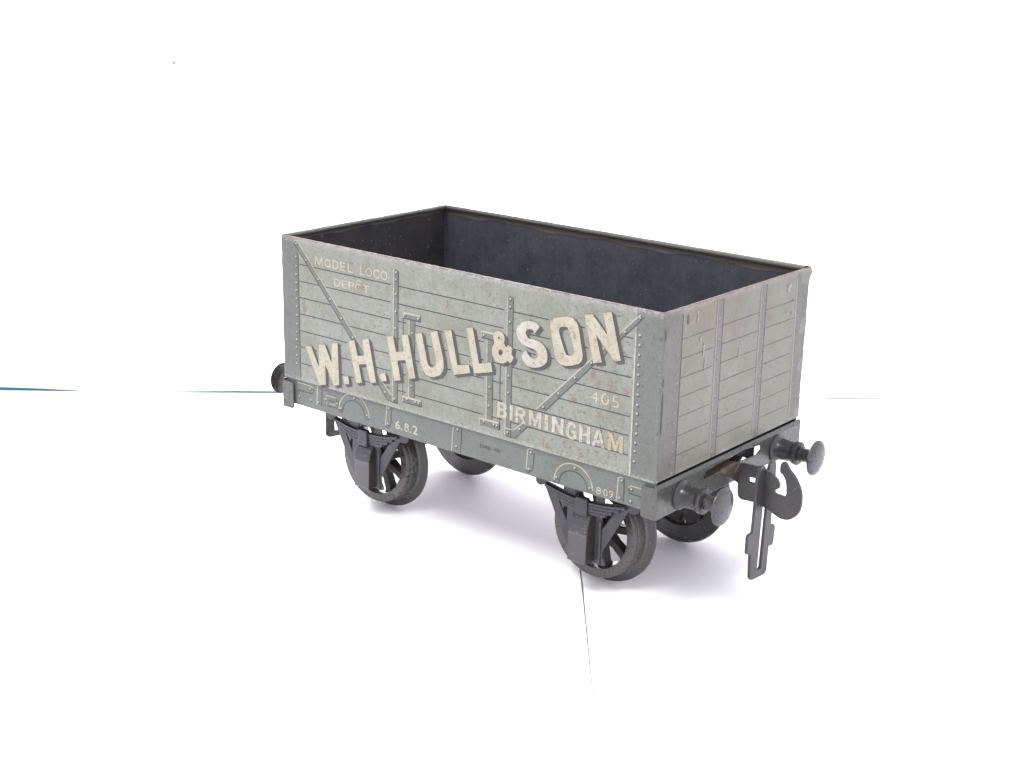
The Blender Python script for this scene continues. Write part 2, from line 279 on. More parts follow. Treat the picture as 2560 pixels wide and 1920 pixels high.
# ---------------------------------------------------------------- mesh building
class MB:
    def __init__(s): s.v = []; s.f = []; s.m = []; s.mats = []
    def mi(s, mat):
        if mat not in s.mats: s.mats.append(mat)
        return s.mats.index(mat)
    def add(s, vs, fs, mat):
        o = len(s.v); k = s.mi(mat)
        s.v += [tuple(p) for p in vs]
        for f in fs: s.f.append([i + o for i in f]); s.m.append(k)
    def quad(s, a, b, c, d, mat): s.add([a, b, c, d], [(0, 1, 2, 3)], mat)
    def box(s, lo, hi, mat):
        (x0, y0, z0), (x1, y1, z1) = lo, hi
        s.add([(x0, y0, z0), (x1, y0, z0), (x1, y1, z0), (x0, y1, z0), (x0, y0, z1), (x1, y0, z1), (x1, y1, z1), (x0, y1, z1)],
              [(0, 3, 2, 1), (4, 5, 6, 7), (0, 1, 5, 4), (1, 2, 6, 5), (2, 3, 7, 6), (3, 0, 4, 7)], mat)
    def lathe(s, prof, centre, axis, mat, n=64, closed=False, spin=0.):
        """prof: (distance along axis, radius); axis 'x' or 'y'"""
        vs, fs = [], []
        for d, r in prof:
            for k in range(n):
                a = 2 * math.pi * k / n + spin
                c, q = r * math.cos(a), r * math.sin(a)
                vs.append((centre[0] + d, centre[1] + c, centre[2] + q) if axis == 'x' else (centre[0] + c, centre[1] + d, centre[2] + q))
        P = len(prof); R = P if closed else P - 1
        for i in range(R):
            j = (i + 1) % P
            for k in range(n):
                l = (k + 1) % n
                fs.append((i * n + k, i * n + l, j * n + l, j * n + k))
        s.add(vs, fs, mat)
    def plate(s, outer, holes, to3, t, mat, side=None):
        """a flat outline with holes, thickness t; to3(u, v, depth) gives the point in space"""
        loops = [outer] + list(holes)
        flat = [p for l in loops for p in l]
        tri = tessellate_polygon([[Vector((p[0], p[1], 0)) for p in l] for l in loops])
        nf = len(flat)
        vs = [to3(p[0], p[1], 0) for p in flat] + [to3(p[0], p[1], t) for p in flat]
        s.add(vs, [tuple(q) for q in tri] + [tuple(i + nf for i in reversed(q)) for q in tri], mat)
        o = 0; es = []
        for l in loops:
            k = len(l)
            for i in range(k):
                j = (i + 1) % k
                es.append((o + i, o + j, nf + o + j, nf + o + i))
            o += k
        base = len(s.v) - len(vs); k = s.mi(side or mat)
        for e in es: s.f.append([i + base for i in e]); s.m.append(k)
    def build(s, name, parent=None, smooth=None, bevel=None, fix=True, seg=2):
        me = bpy.data.meshes.new(name)
        me.from_pydata([V(*p) for p in s.v], [], s.f)
        for mt in s.mats: me.materials.append(MATS[mt])
        me.polygons.foreach_set('material_index', s.m)
        me.validate(); me.update()
        if fix:
            import bmesh
            bm = bmesh.new(); bm.from_mesh(me)
            bmesh.ops.remove_doubles(bm, verts=bm.verts, dist=2e-7)
            bmesh.ops.recalc_face_normals(bm, faces=bm.faces)
            bm.to_mesh(me); bm.free()
        if smooth:
            me.polygons.foreach_set('use_smooth', [True] * len(me.polygons))
            me.set_sharp_from_angle(angle=math.radians(smooth))
        o = bpy.data.objects.new(name, me); COL.objects.link(o)
        if parent: o.parent = parent
        if bevel:
            md = o.modifiers.new('edge', 'BEVEL'); md.width = bevel * .001; md.segments = seg; md.limit_method = 'ANGLE'; md.angle_limit = math.radians(40)
        return o

# flat print on a plane -----------------------------------------------------
class Print:
    """ink laid on a plane, every layer a little prouder than the one below"""
    def __init__(s, mb, to3): s.mb = mb; s.to3 = to3; s.k = 0
    def poly(s, pts, mat, h, holes=()):
        s.k += 1
        h = h + (s.k % 60) * .00025                                   # no two pieces in one plane
        loops = [pts] + list(holes)
        flat = [p for l in loops for p in l]
        tri = tessellate_polygon([[Vector((p[0], p[1], 0)) for p in l] for l in loops])
        fs = []
        for a, b, c in tri:
            A, B, C = flat[a], flat[b], flat[c]
            cr = (B[0] - A[0]) * (C[1] - A[1]) - (B[1] - A[1]) * (C[0] - A[0])
            fs.append((a, b, c) if cr > 0 else (a, c, b))
        s.mb.add([s.to3(p[0], p[1], h) for p in flat], fs, mat)
    def rect(s, x0, z0, x1, z1, mat, h): s.poly([(x0, z0), (x1, z0), (x1, z1), (x0, z1)], mat, h)
    def line(s, a, b, w, mat, h):
        dx, dz = b[0] - a[0], b[1] - a[1]; l = math.hypot(dx, dz) or 1; nx, nz = -dz / l * w / 2, dx / l * w / 2
        s.poly([(a[0] + nx, a[1] + nz), (a[0] - nx, a[1] - nz), (b[0] - nx, b[1] - nz), (b[0] + nx, b[1] + nz)], mat, h)
    def path(s, pts, w, mat, h):
        """ribbon with mitred joints"""
        n = len(pts); lft, rgt = [], []
        for i, p in enumerate(pts):
            a = pts[max(i - 1, 0)]; b = pts[min(i + 1, n - 1)]
            dx, dz = b[0] - a[0], b[1] - a[1]; l = math.hypot(dx, dz) or 1
            nx, nz = -dz / l * w / 2, dx / l * w / 2
            lft.append((p[0] + nx, p[1] + nz)); rgt.append((p[0] - nx, p[1] - nz))
        for i in range(n - 1): s.poly([lft[i], rgt[i], rgt[i + 1], lft[i + 1]], mat, h)
    def disc(s, x, z, r, mat, h, n=12):
        s.poly([(x + r * math.cos(2 * math.pi * k / n), z + r * math.sin(2 * math.pi * k / n)) for k in range(n)], mat, h)
    def rivet(s, x, z, r=.42, dark='rivet_dark', light='rivet_light', h=.09):
        s.disc(x + .13, z - .18, r, dark, h); s.disc(x - .05, z + .06, r * .74, light, h + .016)
    def sweep(s, pts, vec, mat, h):
        for i in range(len(pts)):
            a, b = pts[i], pts[(i + 1) % len(pts)]
            if abs((b[0] - a[0]) * vec[1] - (b[1] - a[1]) * vec[0]) < 1e-6: continue
            s.poly([a, b, (b[0] + vec[0], b[1] + vec[1]), (a[0] + vec[0], a[1] + vec[1])], mat, h)

GLYPH = {}
def glyph(ch, bold=0.):
    if (ch, bold) not in GLYPH:
        cu = bpy.data.curves.new('glyph', 'FONT'); cu.body = ch; cu.offset = bold; cu.resolution_u = 4
        o = bpy.data.objects.new('glyph', cu); COL.objects.link(o)
        dg = bpy.context.evaluated_depsgraph_get(); me = o.evaluated_get(dg).to_mesh()
        vs = [(v.co.x, v.co.y) for v in me.vertices]; fs = [tuple(p.vertices) for p in me.polygons]
        o.evaluated_get(dg).to_mesh_clear(); bpy.data.objects.remove(o); bpy.data.curves.remove(cu)
        x0, x1 = min(v[0] for v in vs), max(v[0] for v in vs); y0, y1 = min(v[1] for v in vs), max(v[1] for v in vs)
        GLYPH[ch, bold] = ([((v[0] - x0) / (x1 - x0), (v[1] - y0) / (y1 - y0)) for v in vs], fs)
    return GLYPH[ch, bold]
BLOCK = {   # outlines of the bold capitals in a unit box, with their counters
 'B': ([(0, 0), (.62, 0), (.82, .04), (.96, .14), (1, .28), (.96, .42), (.84, .52), (.94, .62), (.98, .74), (.93, .88), (.80, .97), (.62, 1), (0, 1)], [[(.30, .17), (.58, .17), (.66, .22), (.68, .31), (.64, .40), (.56, .43), (.30, .43)], [(.30, .60), (.54, .60), (.62, .66), (.64, .72), (.60, .79), (.54, .83), (.30, .83)]]),
 'I': ([(0, 0), (1, 0), (1, 1), (0, 1)], []),
 'R': ([(0, 0), (.27, 0), (.27, .40), (.44, .40), (.70, 0), (1, 0), (.72, .43), (.88, .52), (.96, .66), (.94, .82), (.84, .94), (.64, 1), (0, 1)], [[(.27, .58), (.54, .58), (.64, .63), (.67, .71), (.63, .79), (.54, .82), (.27, .82)]]),
 'M': ([(0, 0), (.22, 0), (.22, .60), (.43, .04), (.57, .04), (.78, .60), (.78, 0), (1, 0), (1, 1), (.74, 1), (.5, .40), (.26, 1), (0, 1)], []),
 'N': ([(0, 0), (.26, 0), (.26, .58), (.70, 0), (1, 0), (1, 1), (.74, 1), (.74, .42), (.30, 1), (0, 1)], []),
 'G': ([(.93, .80), (.80, .94), (.62, 1), (.42, 1), (.22, .94), (.08, .80), (0, .60), (0, .38), (.08, .18), (.24, .04), (.46, 0), (.70, .02), (1, .12), (1, .54), (.54, .54), (.54, .36), (.72, .36), (.72, .22), (.56, .18), (.42, .20), (.32, .32), (.28, .48), (.32, .68), (.42, .80), (.55, .82), (.66, .78), (.74, .66)], []),
 'H': ([(0, 0), (.30, 0), (.30, .40), (.70, .40), (.70, 0), (1, 0), (1, 1), (.70, 1), (.70, .60), (.30, .60), (.30, 1), (0, 1)], []),
 'A': ([(0, 0), (.25, 0), (.32, .22), (.68, .22), (.75, 0), (1, 0), (.64, 1), (.36, 1)], [[(.385, .40), (.615, .40), (.5, .76)]])}
THIN_M = [(0, 0), (.13, 0), (.15, .72), (.44, .05), (.56, .05), (.85, .72), (.87, 0), (1, 0), (.93, 1), (.80, 1), (.5, .28), (.20, 1), (.07, 1)]
def block(pr, items, mat, h, mats={}):
    for k, (ch, x0, x1, z0, z1) in enumerate(items):
        o, hs = BLOCK[ch]
        f = lambda q: [(x0 + u * (x1 - x0), z0 + v * (z1 - z0)) for u, v in q]
        pr.poly(f(o), mats.get(k, mat), h, [f(q) for q in hs])
def letters(pr, items, mat, h, bold=0., clip=None, mats={}):
    for k, (ch, x0, x1, z0, z1) in enumerate(items):
        if ch == '.': pr.rect(x0, z0, x1, z0 + (x1 - x0), mat, h); continue
        if ch == '-': pr.rect(x0, (z0 + z1) / 2 - .08, x1, (z0 + z1) / 2 + .08, mat, h); continue
        if ch == 'M': pr.poly([(x0 + u * (x1 - x0), z0 + v * (z1 - z0)) for u, v in THIN_M], mats.get(k, mat), h); continue
        vs, fs = glyph(ch, bold)
        P = [(x0 + u * (x1 - x0), z0 + v * (z1 - z0)) for u, v in vs]
        out = []
        for f in fs:
            q = [P[i] for i in f]
            if clip is not None:                                      # the lower half is bent under the fold
                r = []
                for i in range(len(q)):
                    a, b = q[i], q[(i + 1) % len(q)]
                    if a[1] >= clip: r.append(a)
                    if (a[1] - clip) * (b[1] - clip) < 0:
                        t = (clip - a[1]) / (b[1] - a[1]); r.append((a[0] + t * (b[0] - a[0]), clip))
                q = r
            if len(q) < 3: continue
            A, B, Cc = q[0], q[1], q[2]
            if (B[0] - A[0]) * (Cc[1] - A[1]) - (B[1] - A[1]) * (Cc[0] - A[0]) < 0: q.reverse()
            pr.mb.add([pr.to3(p[0], p[1], h) for p in q], [tuple(range(len(q)))], mats.get(k, mat))

# ---------------------------------------------------------------- the wagon
wagon = bpy.data.objects.new('toy_wagon', None); COL.objects.link(wagon)
wagon.empty_display_size = .02
wagon['label'] = 'weathered grey tinplate toy coal wagon with cream lettering, open top, standing on white card'
wagon['category'] = 'toy wagon'

T = .45                                                              # sheet thickness
def bump_left(z):  # dents of the left corner
    return .45 * math.exp(-((z - 42.8) / 1.7) ** 2) - .15 * math.exp(-((z - 39) / 1.5) ** 2) + .38 * math.exp(-((z - 36) / 1.6) ** 2) + .28 * math.exp(-((z - 14.5) / 3) ** 2) - .1 * math.exp(-((z - 5) / 3) ** 2)
def bump_right(z): # dents of the far right corner
    return .85 * math.exp(-((z - 43.6) / 1.5) ** 2) - .25 * math.exp(-((z - 36) / 4) ** 2) - .2 * math.exp(-((z - 9) / 5) ** 2) + .1 * math.sin(z * .5)
ZS = [0] + [k * 1.5 for k in range(1, 30)] + [H]

def side_profile(near):
    pts = []
    r = .75
    for k in range(5):
        a = math.pi - k * math.pi / 8; pts.append((r + r * math.cos(a), r - r * math.sin(a)))
    for k in range(1, 28): pts.append((r + (L - 2 * r) * k / 28, 0.))
    for k in range(5):
        a = math.pi / 2 - k * math.pi / 8; pts.append((L - r + r * math.cos(a), r - r * math.sin(a)))
    return pts if near else [(x, W - y) for x, y in pts]

def wall(mb, prof, inward, outer, inner, top, corner=None, warp=None, zs=ZS):
    n = len(prof)
    def pt(i, z, d):
        x, y = prof[i]; ix, iy = inward(i)
        x += ix * d; y += iy * d
        if warp: x, y = warp(i, x, y, z)
        return (x, y, z)
    for i in range(n - 1):
        for k in range(len(zs) - 1):
            m = outer if not corner or not corner(i) else corner(i)
            mb.quad(pt(i, zs[k], 0), pt(i + 1, zs[k], 0), pt(i + 1, zs[k + 1], 0), pt(i, zs[k + 1], 0), m)
        mb.quad(pt(i + 1, zs[0], T), pt(i, zs[0], T), pt(i, zs[-1], T), pt(i + 1, zs[-1], T), inner)
        mb.quad(pt(i, zs[-1], 0), pt(i + 1, zs[-1], 0), pt(i + 1, zs[-1], T), pt(i, zs[-1], T), top)
        mb.quad(pt(i + 1, zs[0], 0), pt(i, zs[0], 0), pt(i, zs[0], T), pt(i + 1, zs[0], T), outer)

def inward_side(near):
    def f(i):
        pr = side_profile(True); x, y = pr[i]
        if i < 4: v = (.75 - x, .75 - y)
        elif i > len(pr) - 5: v = (L - .75 - x, .75 - y)
        else: v = (0, 1)
        l = math.hypot(*v); v = (v[0] / l, v[1] / l)
        return v if near else (v[0], -v[1])
    return f

near3 = lambda x, z, h: (x, -h, z)
# --- near side
mb = MB()
pn = side_profile(True); nn = len(pn)
def warp_near(i, x, y, z):
    if i < 4: k = (4 - i) / 4; return x - bump_left(z) * k, y
    return x, y
wall(mb, pn, inward_side(True), 'tin_grey', 'inside_slate', 'rust_edge',
     corner=lambda i: 'tin_corner' if i >= nn - 5 else ('tin_plate' if i < 5 else None), warp=warp_near)
pr = Print(mb, near3)
PL = [36.80, 31.62, 26.48, 21.33, 16.05, 10.88, 5.62]
H0, H1, H2, H3 = .02, .04, .06, .08
pr.rect(.8, .35, 7.9, 44.3, 'tin_plate', H0)
pr.rect(132.0, .35, 139.2, 44.3, 'tin_plate', H0)
for z in PL: pr.rect(8.2, z - .16, 131.1, z + .16, 'line_dark', H0)
pr.rect(7.72, .5, 8.02, 40.3, 'line_dark', H1 + .01)
pr.poly([(131.65, .2), (132.15, .2), (132.05, 38.3), (131.7, 38.5)], 'line_light', H1 + .01)
for o, hs in BIG:                                                    # ink was kept clear of the letters
    pr.poly([(x - .85, z + .12) for x, z in o], 'tin_grey', H0 + .018)
# straps: clear strip, body, light upper-left edge, dark lower-right edge
def vstrap(x0t, x0b, w, zt, zb, round_top=True):
    pr.poly([(x0b - .95, zb), (x0b, zb), (x0t, zt), (x0t - .95, zt)], 'tin_grey', H0 + .018)
    c = .35 if round_top else 0
    pr.poly([(x0b, zb), (x0b + w, zb), (x0t + w, zt - c), (x0t + w - c, zt), (x0t + c, zt), (x0t, zt - c)], 'strap', H1)
    pr.path([(x0b + .14, zb), (x0t + .14, zt - c), (x0t + c, zt - .1)], .3, 'line_light', H2)
    pr.path([(x0b + w - .1, zb), (x0t + w - .1, zt - c)], .26, 'line_dark', H2)
def bracket(x0, z0, x1, z1):
    pr.rect(x0, z0, x1, z1, 'strap', H2 + .006)
    pr.rect(x0, z1 - .55, x1 - .4, z1, 'line_light', H3)
    pr.rect(x0, z0, x0 + .22, z1, 'line_light', H3)
    pr.rect(x0 + .1, z0 - .1, x1, z0 + .22, 'line_dark', H3)
    pr.rect(x1 - .25, z0, x1, z1 - .3, 'line_dark', H3)
vstrap(47.67, 47.06, 2.1, 41.6, 1.6)
pr.path([(47.1, 1.63), (49.1, 1.63)], .25, 'line_dark', H2)
pr.path([(51.55, 27.6), (51.2, 4.5)], .26, 'line_dark', H1)
vstrap(53.75, 53.45, 2.45, 27.9, 4.2, False); bracket(51.48, 27.75, 58.45, 29.7); bracket(51.14, 2.55, 58.8, 4.55)
pr.path([(87.8, 27.6), (88.0, 4.5)], .26, 'line_dark', H1)
vstrap(82.92, 82.96, 2.4, 27.9, 4.2, False); bracket(80.85, 27.5, 87.9, 29.7); bracket(80.65, 2.45, 88.2, 4.6)
vstrap(89.85, 89.8, 2.28, 40.9, 1.3)
# left diagonal, joined to the foot of the first upright
pr.poly([(6.0, 43.35), (6.3, 42.76), (45.14, 1.66), (47.2, 1.64), (47.15, 3.75), (46.33, 3.75), (7.46, 44.03), (6.9, 44.05)], 'strap', H1 + .004)
pr.path([(6.0, 43.4), (6.75, 44.05), (7.46, 43.95), (46.33, 3.7), (47.1, 3.75)], .32, 'line_light', H2 + .004)
pr.path([(6.35, 42.8), (45.14, 1.66), (49.1, 1.63)], .28, 'line_dark', H2 + .004)
# right diagonal, interrupted by the town name
pr.poly([(100.46, 11.14), (103.8, 11.48), (134.0, 42.63), (133.2, 43.3), (132.4, 42.8)], 'strap', H1 + .004)
pr.path([(100.5, 11.2), (132.4, 42.75), (133.1, 43.25)], .34, 'line_light', H2 + .004)
pr.path([(103.8, 11.48), (133.95, 42.6)], .28, 'line_dark', H2 + .004)
pr.poly([(89.85, 1.29), (93.66, 1.32), (97.74, 5.55), (96.07, 6.31), (92.96, 3.54), (89.85, 3.6)], 'strap', H1 + .008)
pr.path([(90.1, 3.55), (92.96, 3.54), (96.1, 6.3)], .3, 'line_light', H2 + .008)
pr.path([(90.2, 1.29), (93.66, 1.32), (97.8, 5.55)], .28, 'line_dark', H2 + .008)
for x, z in D['riv']: pr.rivet(x, z, .44, h=.092)
for x, z in D['rivL']: pr.rivet(x, z, .42, h=.06)
for x, z in D['rivR']: pr.rivet(x, z, .44, h=.06)
side = mb.build('side_panel', wagon, smooth=35, fix=False)

def lettering(parent, plane, fn):
    b = MB(); p = Print(b, plane); fn(p); return b.build('lettering', parent, fix=False)
def big_name(p):
    for k, (o, hs) in enumerate(BIG):
        v = (1.24, -.62) if k > 1 else (1.15, -.60)
        p.sweep(o, v, 'letter_shade', .13)
        for h in hs:
            if len(h) > 11: p.sweep(h, v, 'letter_shade', .13)
            else: p.poly(h, 'letter_shade', .21)
    for k, (o, hs) in enumerate(BIG):
        # shade inside a counter only where the face does not cover it
        p.poly(o, 'letter_white' if k == 9 else 'letter_cream', .19, hs)
lettering(side, near3, big_name)
lettering(side, near3, lambda p: letters(p, D['model'], 'letter_cream', .10, .012))
def depot(p):
    letters(p, D['depot'], 'letter_cream', .10, .006)
    p.path(D['hat'], .34, 'letter_cream', .10)
lettering(side, near3, depot)
lettering(side, near3, lambda p: letters(p, D['n405'], 'letter_cream', .10, .0))
lettering(side, near3, lambda p: block(p, D['birm'], 'letter_worn', .125, mats={9: 'letter_amber', 0: 'letter_cream', 5: 'letter_white'}))
lettering(side, near3, lambda p: letters(p, D['load'][1:], 'letter_faint', .10, .0, clip=.12))

# --- far side, ends, floor
mb = MB(); pf = side_profile(False)
def warp_far(i, x, y, z):
    if i > len(pf) - 5:
        k = (i - (len(pf) - 5)) / 4; return x + bump_right(z) * k, y
    return x, y
wall(mb, list(pf), inward_side(False), 'tin_grey', 'inside_slate', 'rust_edge', warp=warp_far, corner=lambda i: 'tin_plate_end' if i >= len(pf) - 5 else None)
mb.build('side_panel', wagon, smooth=35, fix=False)

mb = MB()
def end_prof(right):
    return [((L if right else 0.), .75 + (W - 1.5) * k / 16) for k in range(17)]
pe = end_prof(True)
wall(mb, pe, lambda i: (-1, 0), 'tin_end', 'inside_slate', 'rust_edge',
     warp=lambda i, x, y, z: (x + bump_right(z) * max(0, (i - 15)) , y))
end3 = lambda y, z, h: (L + h, y, z)
pr = Print(mb, end3)
pr.rect(.8, .3, 8.7, 44.2, 'tin_plate_end', H0)
pr.poly([(68.6, .3), (74.25, .3), (74.25, 44.2), (67.3, 44.2)], 'tin_plate_end', H0)
for z in PL:
    for y0, y1 in ((8.8, 24.1), (28.3, 46.9), (50.7, 66.7)):
        pr.rect(y0, z - .42, y1, z - .16, 'line_end', H0 + .01)
pr.rect(8.6, .2, 8.95, 43, 'line_dark', H1)
for x0, x1 in ((25.0, 28.1), (47.3, 50.4)):
    pr.poly([(x0 + .35, .2), (x1 + .45, .2), (x1, 43.9), (x0, 43.9)], 'strap_end', H1)
    pr.poly([(x0 + .25, .2), (x0 + .75, .2), (x0 + .4, 43.9), (x0 - .1, 43.9)], 'line_pink', H2)
    pr.path([(x1 + .35, .2), (x1 - .1, 43.9)], .3, 'line_dark', H2)
pr.path([(68.5, .3), (67.3, 42.6)], .7, 'line_pink', H1)
for k in ('e_rivA', 'e_rivB'):
    for y, z in D[k]: pr.rivet(y + .1, z, .5, 'rivet_mid', 'rivet_worn', .09)
for y, z in D['e_rivC']: pr.rivet(y, z, .42, 'rivet_mid', 'line_pink', .06)
for k in range(14): pr.rivet(69.2 - .02 * k, 3 + k * 2.75, .36, 'rivet_mid', 'line_pink', .06)
# bare scrapes on the end
def scrape(y, z, w, h, mat, n=14):
    pr.poly([(y + w * (.7 + .5 * random.random()) * math.cos(6.283 * k / n), z + h * (.6 + .6 * random.random()) * math.sin(6.283 * k / n)) for k in range(n)], mat, .11)
for y, z, w, h, m in ((19.3, 31.5, .35, 2.6, 'letter_faint'), (20.2, 27.6, .32, 1.9, 'scuff'), (17.6, 34.8, .5, .7, 'letter_amber'), (15.6, 40.6, .4, 1.3, 'scuff'),
                      (15.3, 42.3, .4, .4, 'letter_amber'), (37.5, 27.3, .5, 1.5, 'line_pink'), (38.4, 30.0, .25, .6, 'letter_faint'), (62.6, 40.6, .8, 1.3, 'scuff'),
                      (63.6, 41.4, .4, .6, 'letter_faint'), (11.2, 41.2, .6, 1.4, 'rust_edge'), (71.5, 30.5, .2, .3, 'letter_faint'), (71, 28.2, .18, .25, 'letter_faint'), (72, 32.6, .18, .25, 'letter_faint'),
                      (65.2, 36.8, .3, .5, 'rivet_dark'), (64.8, 33.2, .25, .6, 'rivet_dark'), (52.6, 21.0, .2, .5, 'rivet_dark'), (33.0, 12.0, .2, .4, 'rivet_mid'), (13.2, 17.0, .25, .4, 'rivet_mid'), (58.0, 14.2, .3, .3, 'rivet_mid')):
    scrape(y, z, w, h, m)
for y, z, w, h in ((1.15, 20.5, .32, 4.2), (1.1, 15.0, .28, 2.6), (1.15, 39.0, .26, 2.0), (1.1, 26.5, .2, 1.5)):
    scrape(y, z, w, h, 'chip_dark', 18)
mb.build('end_panel', wagon, smooth=35, fix=False)
mb = MB(); wall(mb, [(x, y) for x, y in end_prof(False)], lambda i: (1, 0), 'tin_end', 'inside_speckled', 'rust_edge')
mb.build('end_panel', wagon, smooth=35, fix=False)
mb = MB(); mb.box((.5, .5, .3), (L - .5, W - .5, .8), 'inside_slate'); mb.box((1.6, 1.55, -.45), (L - 1.6, W - 1.55, .28), 'underside')
mb.build('floor_plate', wagon)

# --- rolled rim inside the top edge
mb = MB()
def bead(a, b, inn, mats, r=.85, drop=.62):
    n = 10; ax = 0 if a[0] != b[0] else 1; segs = 24
    ring = []
    for s in range(segs + 1):
        t = s / segs; px, py = a[0] + (b[0] - a[0]) * t, a[1] + (b[1] - a[1]) * t
        wob = .10 * math.sin(s * 1.7) + .08 * math.sin(s * .6 + 1)
        row = []
        for k in range(n):
            g = 2 * math.pi * k / n
            row.append((px + inn[0] * (T + r + r * math.cos(g)), py + inn[1] * (T + r + r * math.cos(g)), H - drop + (r + wob * .3) * math.sin(g)))
        ring.append(row)
    for s in range(segs):
        for k in range(n):
            q = (k + 1) % n
            mb.quad(ring[s][k], ring[s][q], ring[s + 1][q], ring[s + 1][k], mats)
bead((1.2, 0), (L - 1.2, 0), (0, 1), 'rim_bead', .7, 1.9); bead((1.2, W), (L - 1.2, W), (0, -1), 'rim_bead')
bead((0, 1.2), (0, W - 1.2), (1, 0), 'rim_bead'); bead((L, 1.2), (L, W - 1.2), (-1, 0), 'rim_bead', .7, 1.9)
for (x0, y0, x1, y1) in ((1, W - T - .16, L - 1, W - T - .06), (T + .06, 1, T + .16, W - 1)):           # bare strip below the roll
    n = 40
    for k in range(n):
        t0, t1 = k / n, (k + 1) / n
        w0, w1 = [.9 + .35 * math.sin(t * 23) + .25 * math.sin(t * 57 + 2) for t in (t0, t1)]
        if y0 > 10:
            mb.quad((x0 + (x1 - x0) * t0, y0, H - 2.2 - w0), (x0 + (x1 - x0) * t1, y0, H - 2.2 - w1), (x0 + (x1 - x0) * t1, y0, H - 1.2), (x0 + (x1 - x0) * t0, y0, H - 1.2), 'bead_bare')
        else:
            mb.quad((x1, y0 + (y1 - y0) * t0, H - 2.0 - w0 * .6), (x1, y0 + (y1 - y0) * t1, H - 2.0 - w1 * .6), (x1, y0 + (y1 - y0) * t1, H - 1.2), (x1, y0 + (y1 - y0) * t0, H - 1.2), 'bead_bare')
mb.build('top_rim', wagon, smooth=50)

# --- solebars
sole3 = lambda x, z, h: (x, 1. - h, z)
def solebar(near):
    mb = MB(); y0, y1 = (1., 1.5) if near else (W - 1.5, W - 1.)
    mb.box((.4, y0, -8.62), (L - .4, y1, -.05), 'solebar_grey')
    if near:
        pr = Print(mb, sole3)
        ends = [(False, False), (False, True), (False, False), (True, True), (True, False)]
        for (lt, lb, rt, rb), (rtp, rbt) in zip(D['s_str'], ends):
            zt, zb = lt[1], lb[1]
            if not rbt: zb = max(zb, -8.3)
            pr.poly([lb, (rb[0], zb), rt, lt], 'strap', H0)
            pr.path([lb, lt], .32, 'line_light', H2)
            pr.path([(rb[0], zb + (.3 if rbt else 0)), rt], .30, 'line_dark', H2)
            if rbt: pr.path([(lb[0] + .2, lb[1] - .25), (lb[0] + .8, lb[1] - .8), (rb[0] - .6, zb - .1), (rb[0], zb + .4)], .28, 'line_dark', H2)
            if rtp: pr.path([(lt[0], lt[1] - .2), (lt[0] + .5, lt[1] + .25), (rt[0] - .4, lt[1] + .25)], .28, 'line_light', H2)
        def arc(c, rx, rz, a0, a1, n=26): return [(c[0] + rx * math.cos(math.radians(a0 + (a1 - a0) * k / n)), c[1] + rz * math.sin(math.radians(a0 + (a1 - a0) * k / n))) for k in range(n + 1)]
        for cx, cz in ((30.0, -6.1), (113.2, -7.7)):
            o = arc((cx, cz), 6.45, 6.15, 180, 0); i = arc((cx, cz), 4.7, 4.05, 180, 0)
            for k in range(len(o) - 1): pr.poly([o[k], o[k + 1], i[k + 1], i[k]], 'strap', H0)
            pr.path(o, .34, 'line_light', H2); pr.path(i, .32, 'line_dark', H2)
            for s in (-1, 1): pr.path(arc((cx + s * 5.58, cz), .9, .75, 180, 360, 10), .28, 'line_dark', H2)
        pr.path([(5.2, -1.3), (11.4, -1.3), (12.1, -1.9)], .30, 'line_light', H2); pr.path([(12.3, -2.0), (12.3, -3.2), (11.6, -3.75), (5.2, -3.75)], .30, 'line_dark', H2)
        pr.path([(136.2, -2.95), (131.8, -2.95), (131.15, -3.6)], .30, 'line_light', H2); pr.path([(131.15, -3.8), (131.5, -5.1), (136.2, -5.25)], .28, 'line_dark', H2)
        pr.path([(18.2, -6.0), (18.2, -2.85), (22.6, -2.85)], .26, 'line_light', H2); pr.path([(22.6, -2.95), (22.6, -6.05), (18.3, -6.05)], .30, 'line_dark', H2)
        pr.path([(19.25, -5.2), (19.25, -4.25), (21.9, -4.25)], .28, 'line_dark', H2); pr.path([(21.9, -4.4), (21.9, -5.25), (19.4, -5.25)], .28, 'line_light', H2)
        for x, z in D['s_riv']: pr.rivet(x, z, .45, h=.09)
    o = mb.build('solebar', wagon, fix=False)
    if near:
        lettering(o, sole3, lambda p: letters(p, D['n682'], 'letter_cream', .10, .014))
        lettering(o, sole3, lambda p: letters(p, D['n124'], 'stamp_black', .10, .0))
        def n809(p):
            letters(p, [q for q in D['n809'] if q[0] != '.'], 'letter_cream', .10, .0); p.disc(122.78, -6.85, .19, 'letter_cream', .1)
        lettering(o, sole3, n809)
    return o
solebar(True); solebar(False)

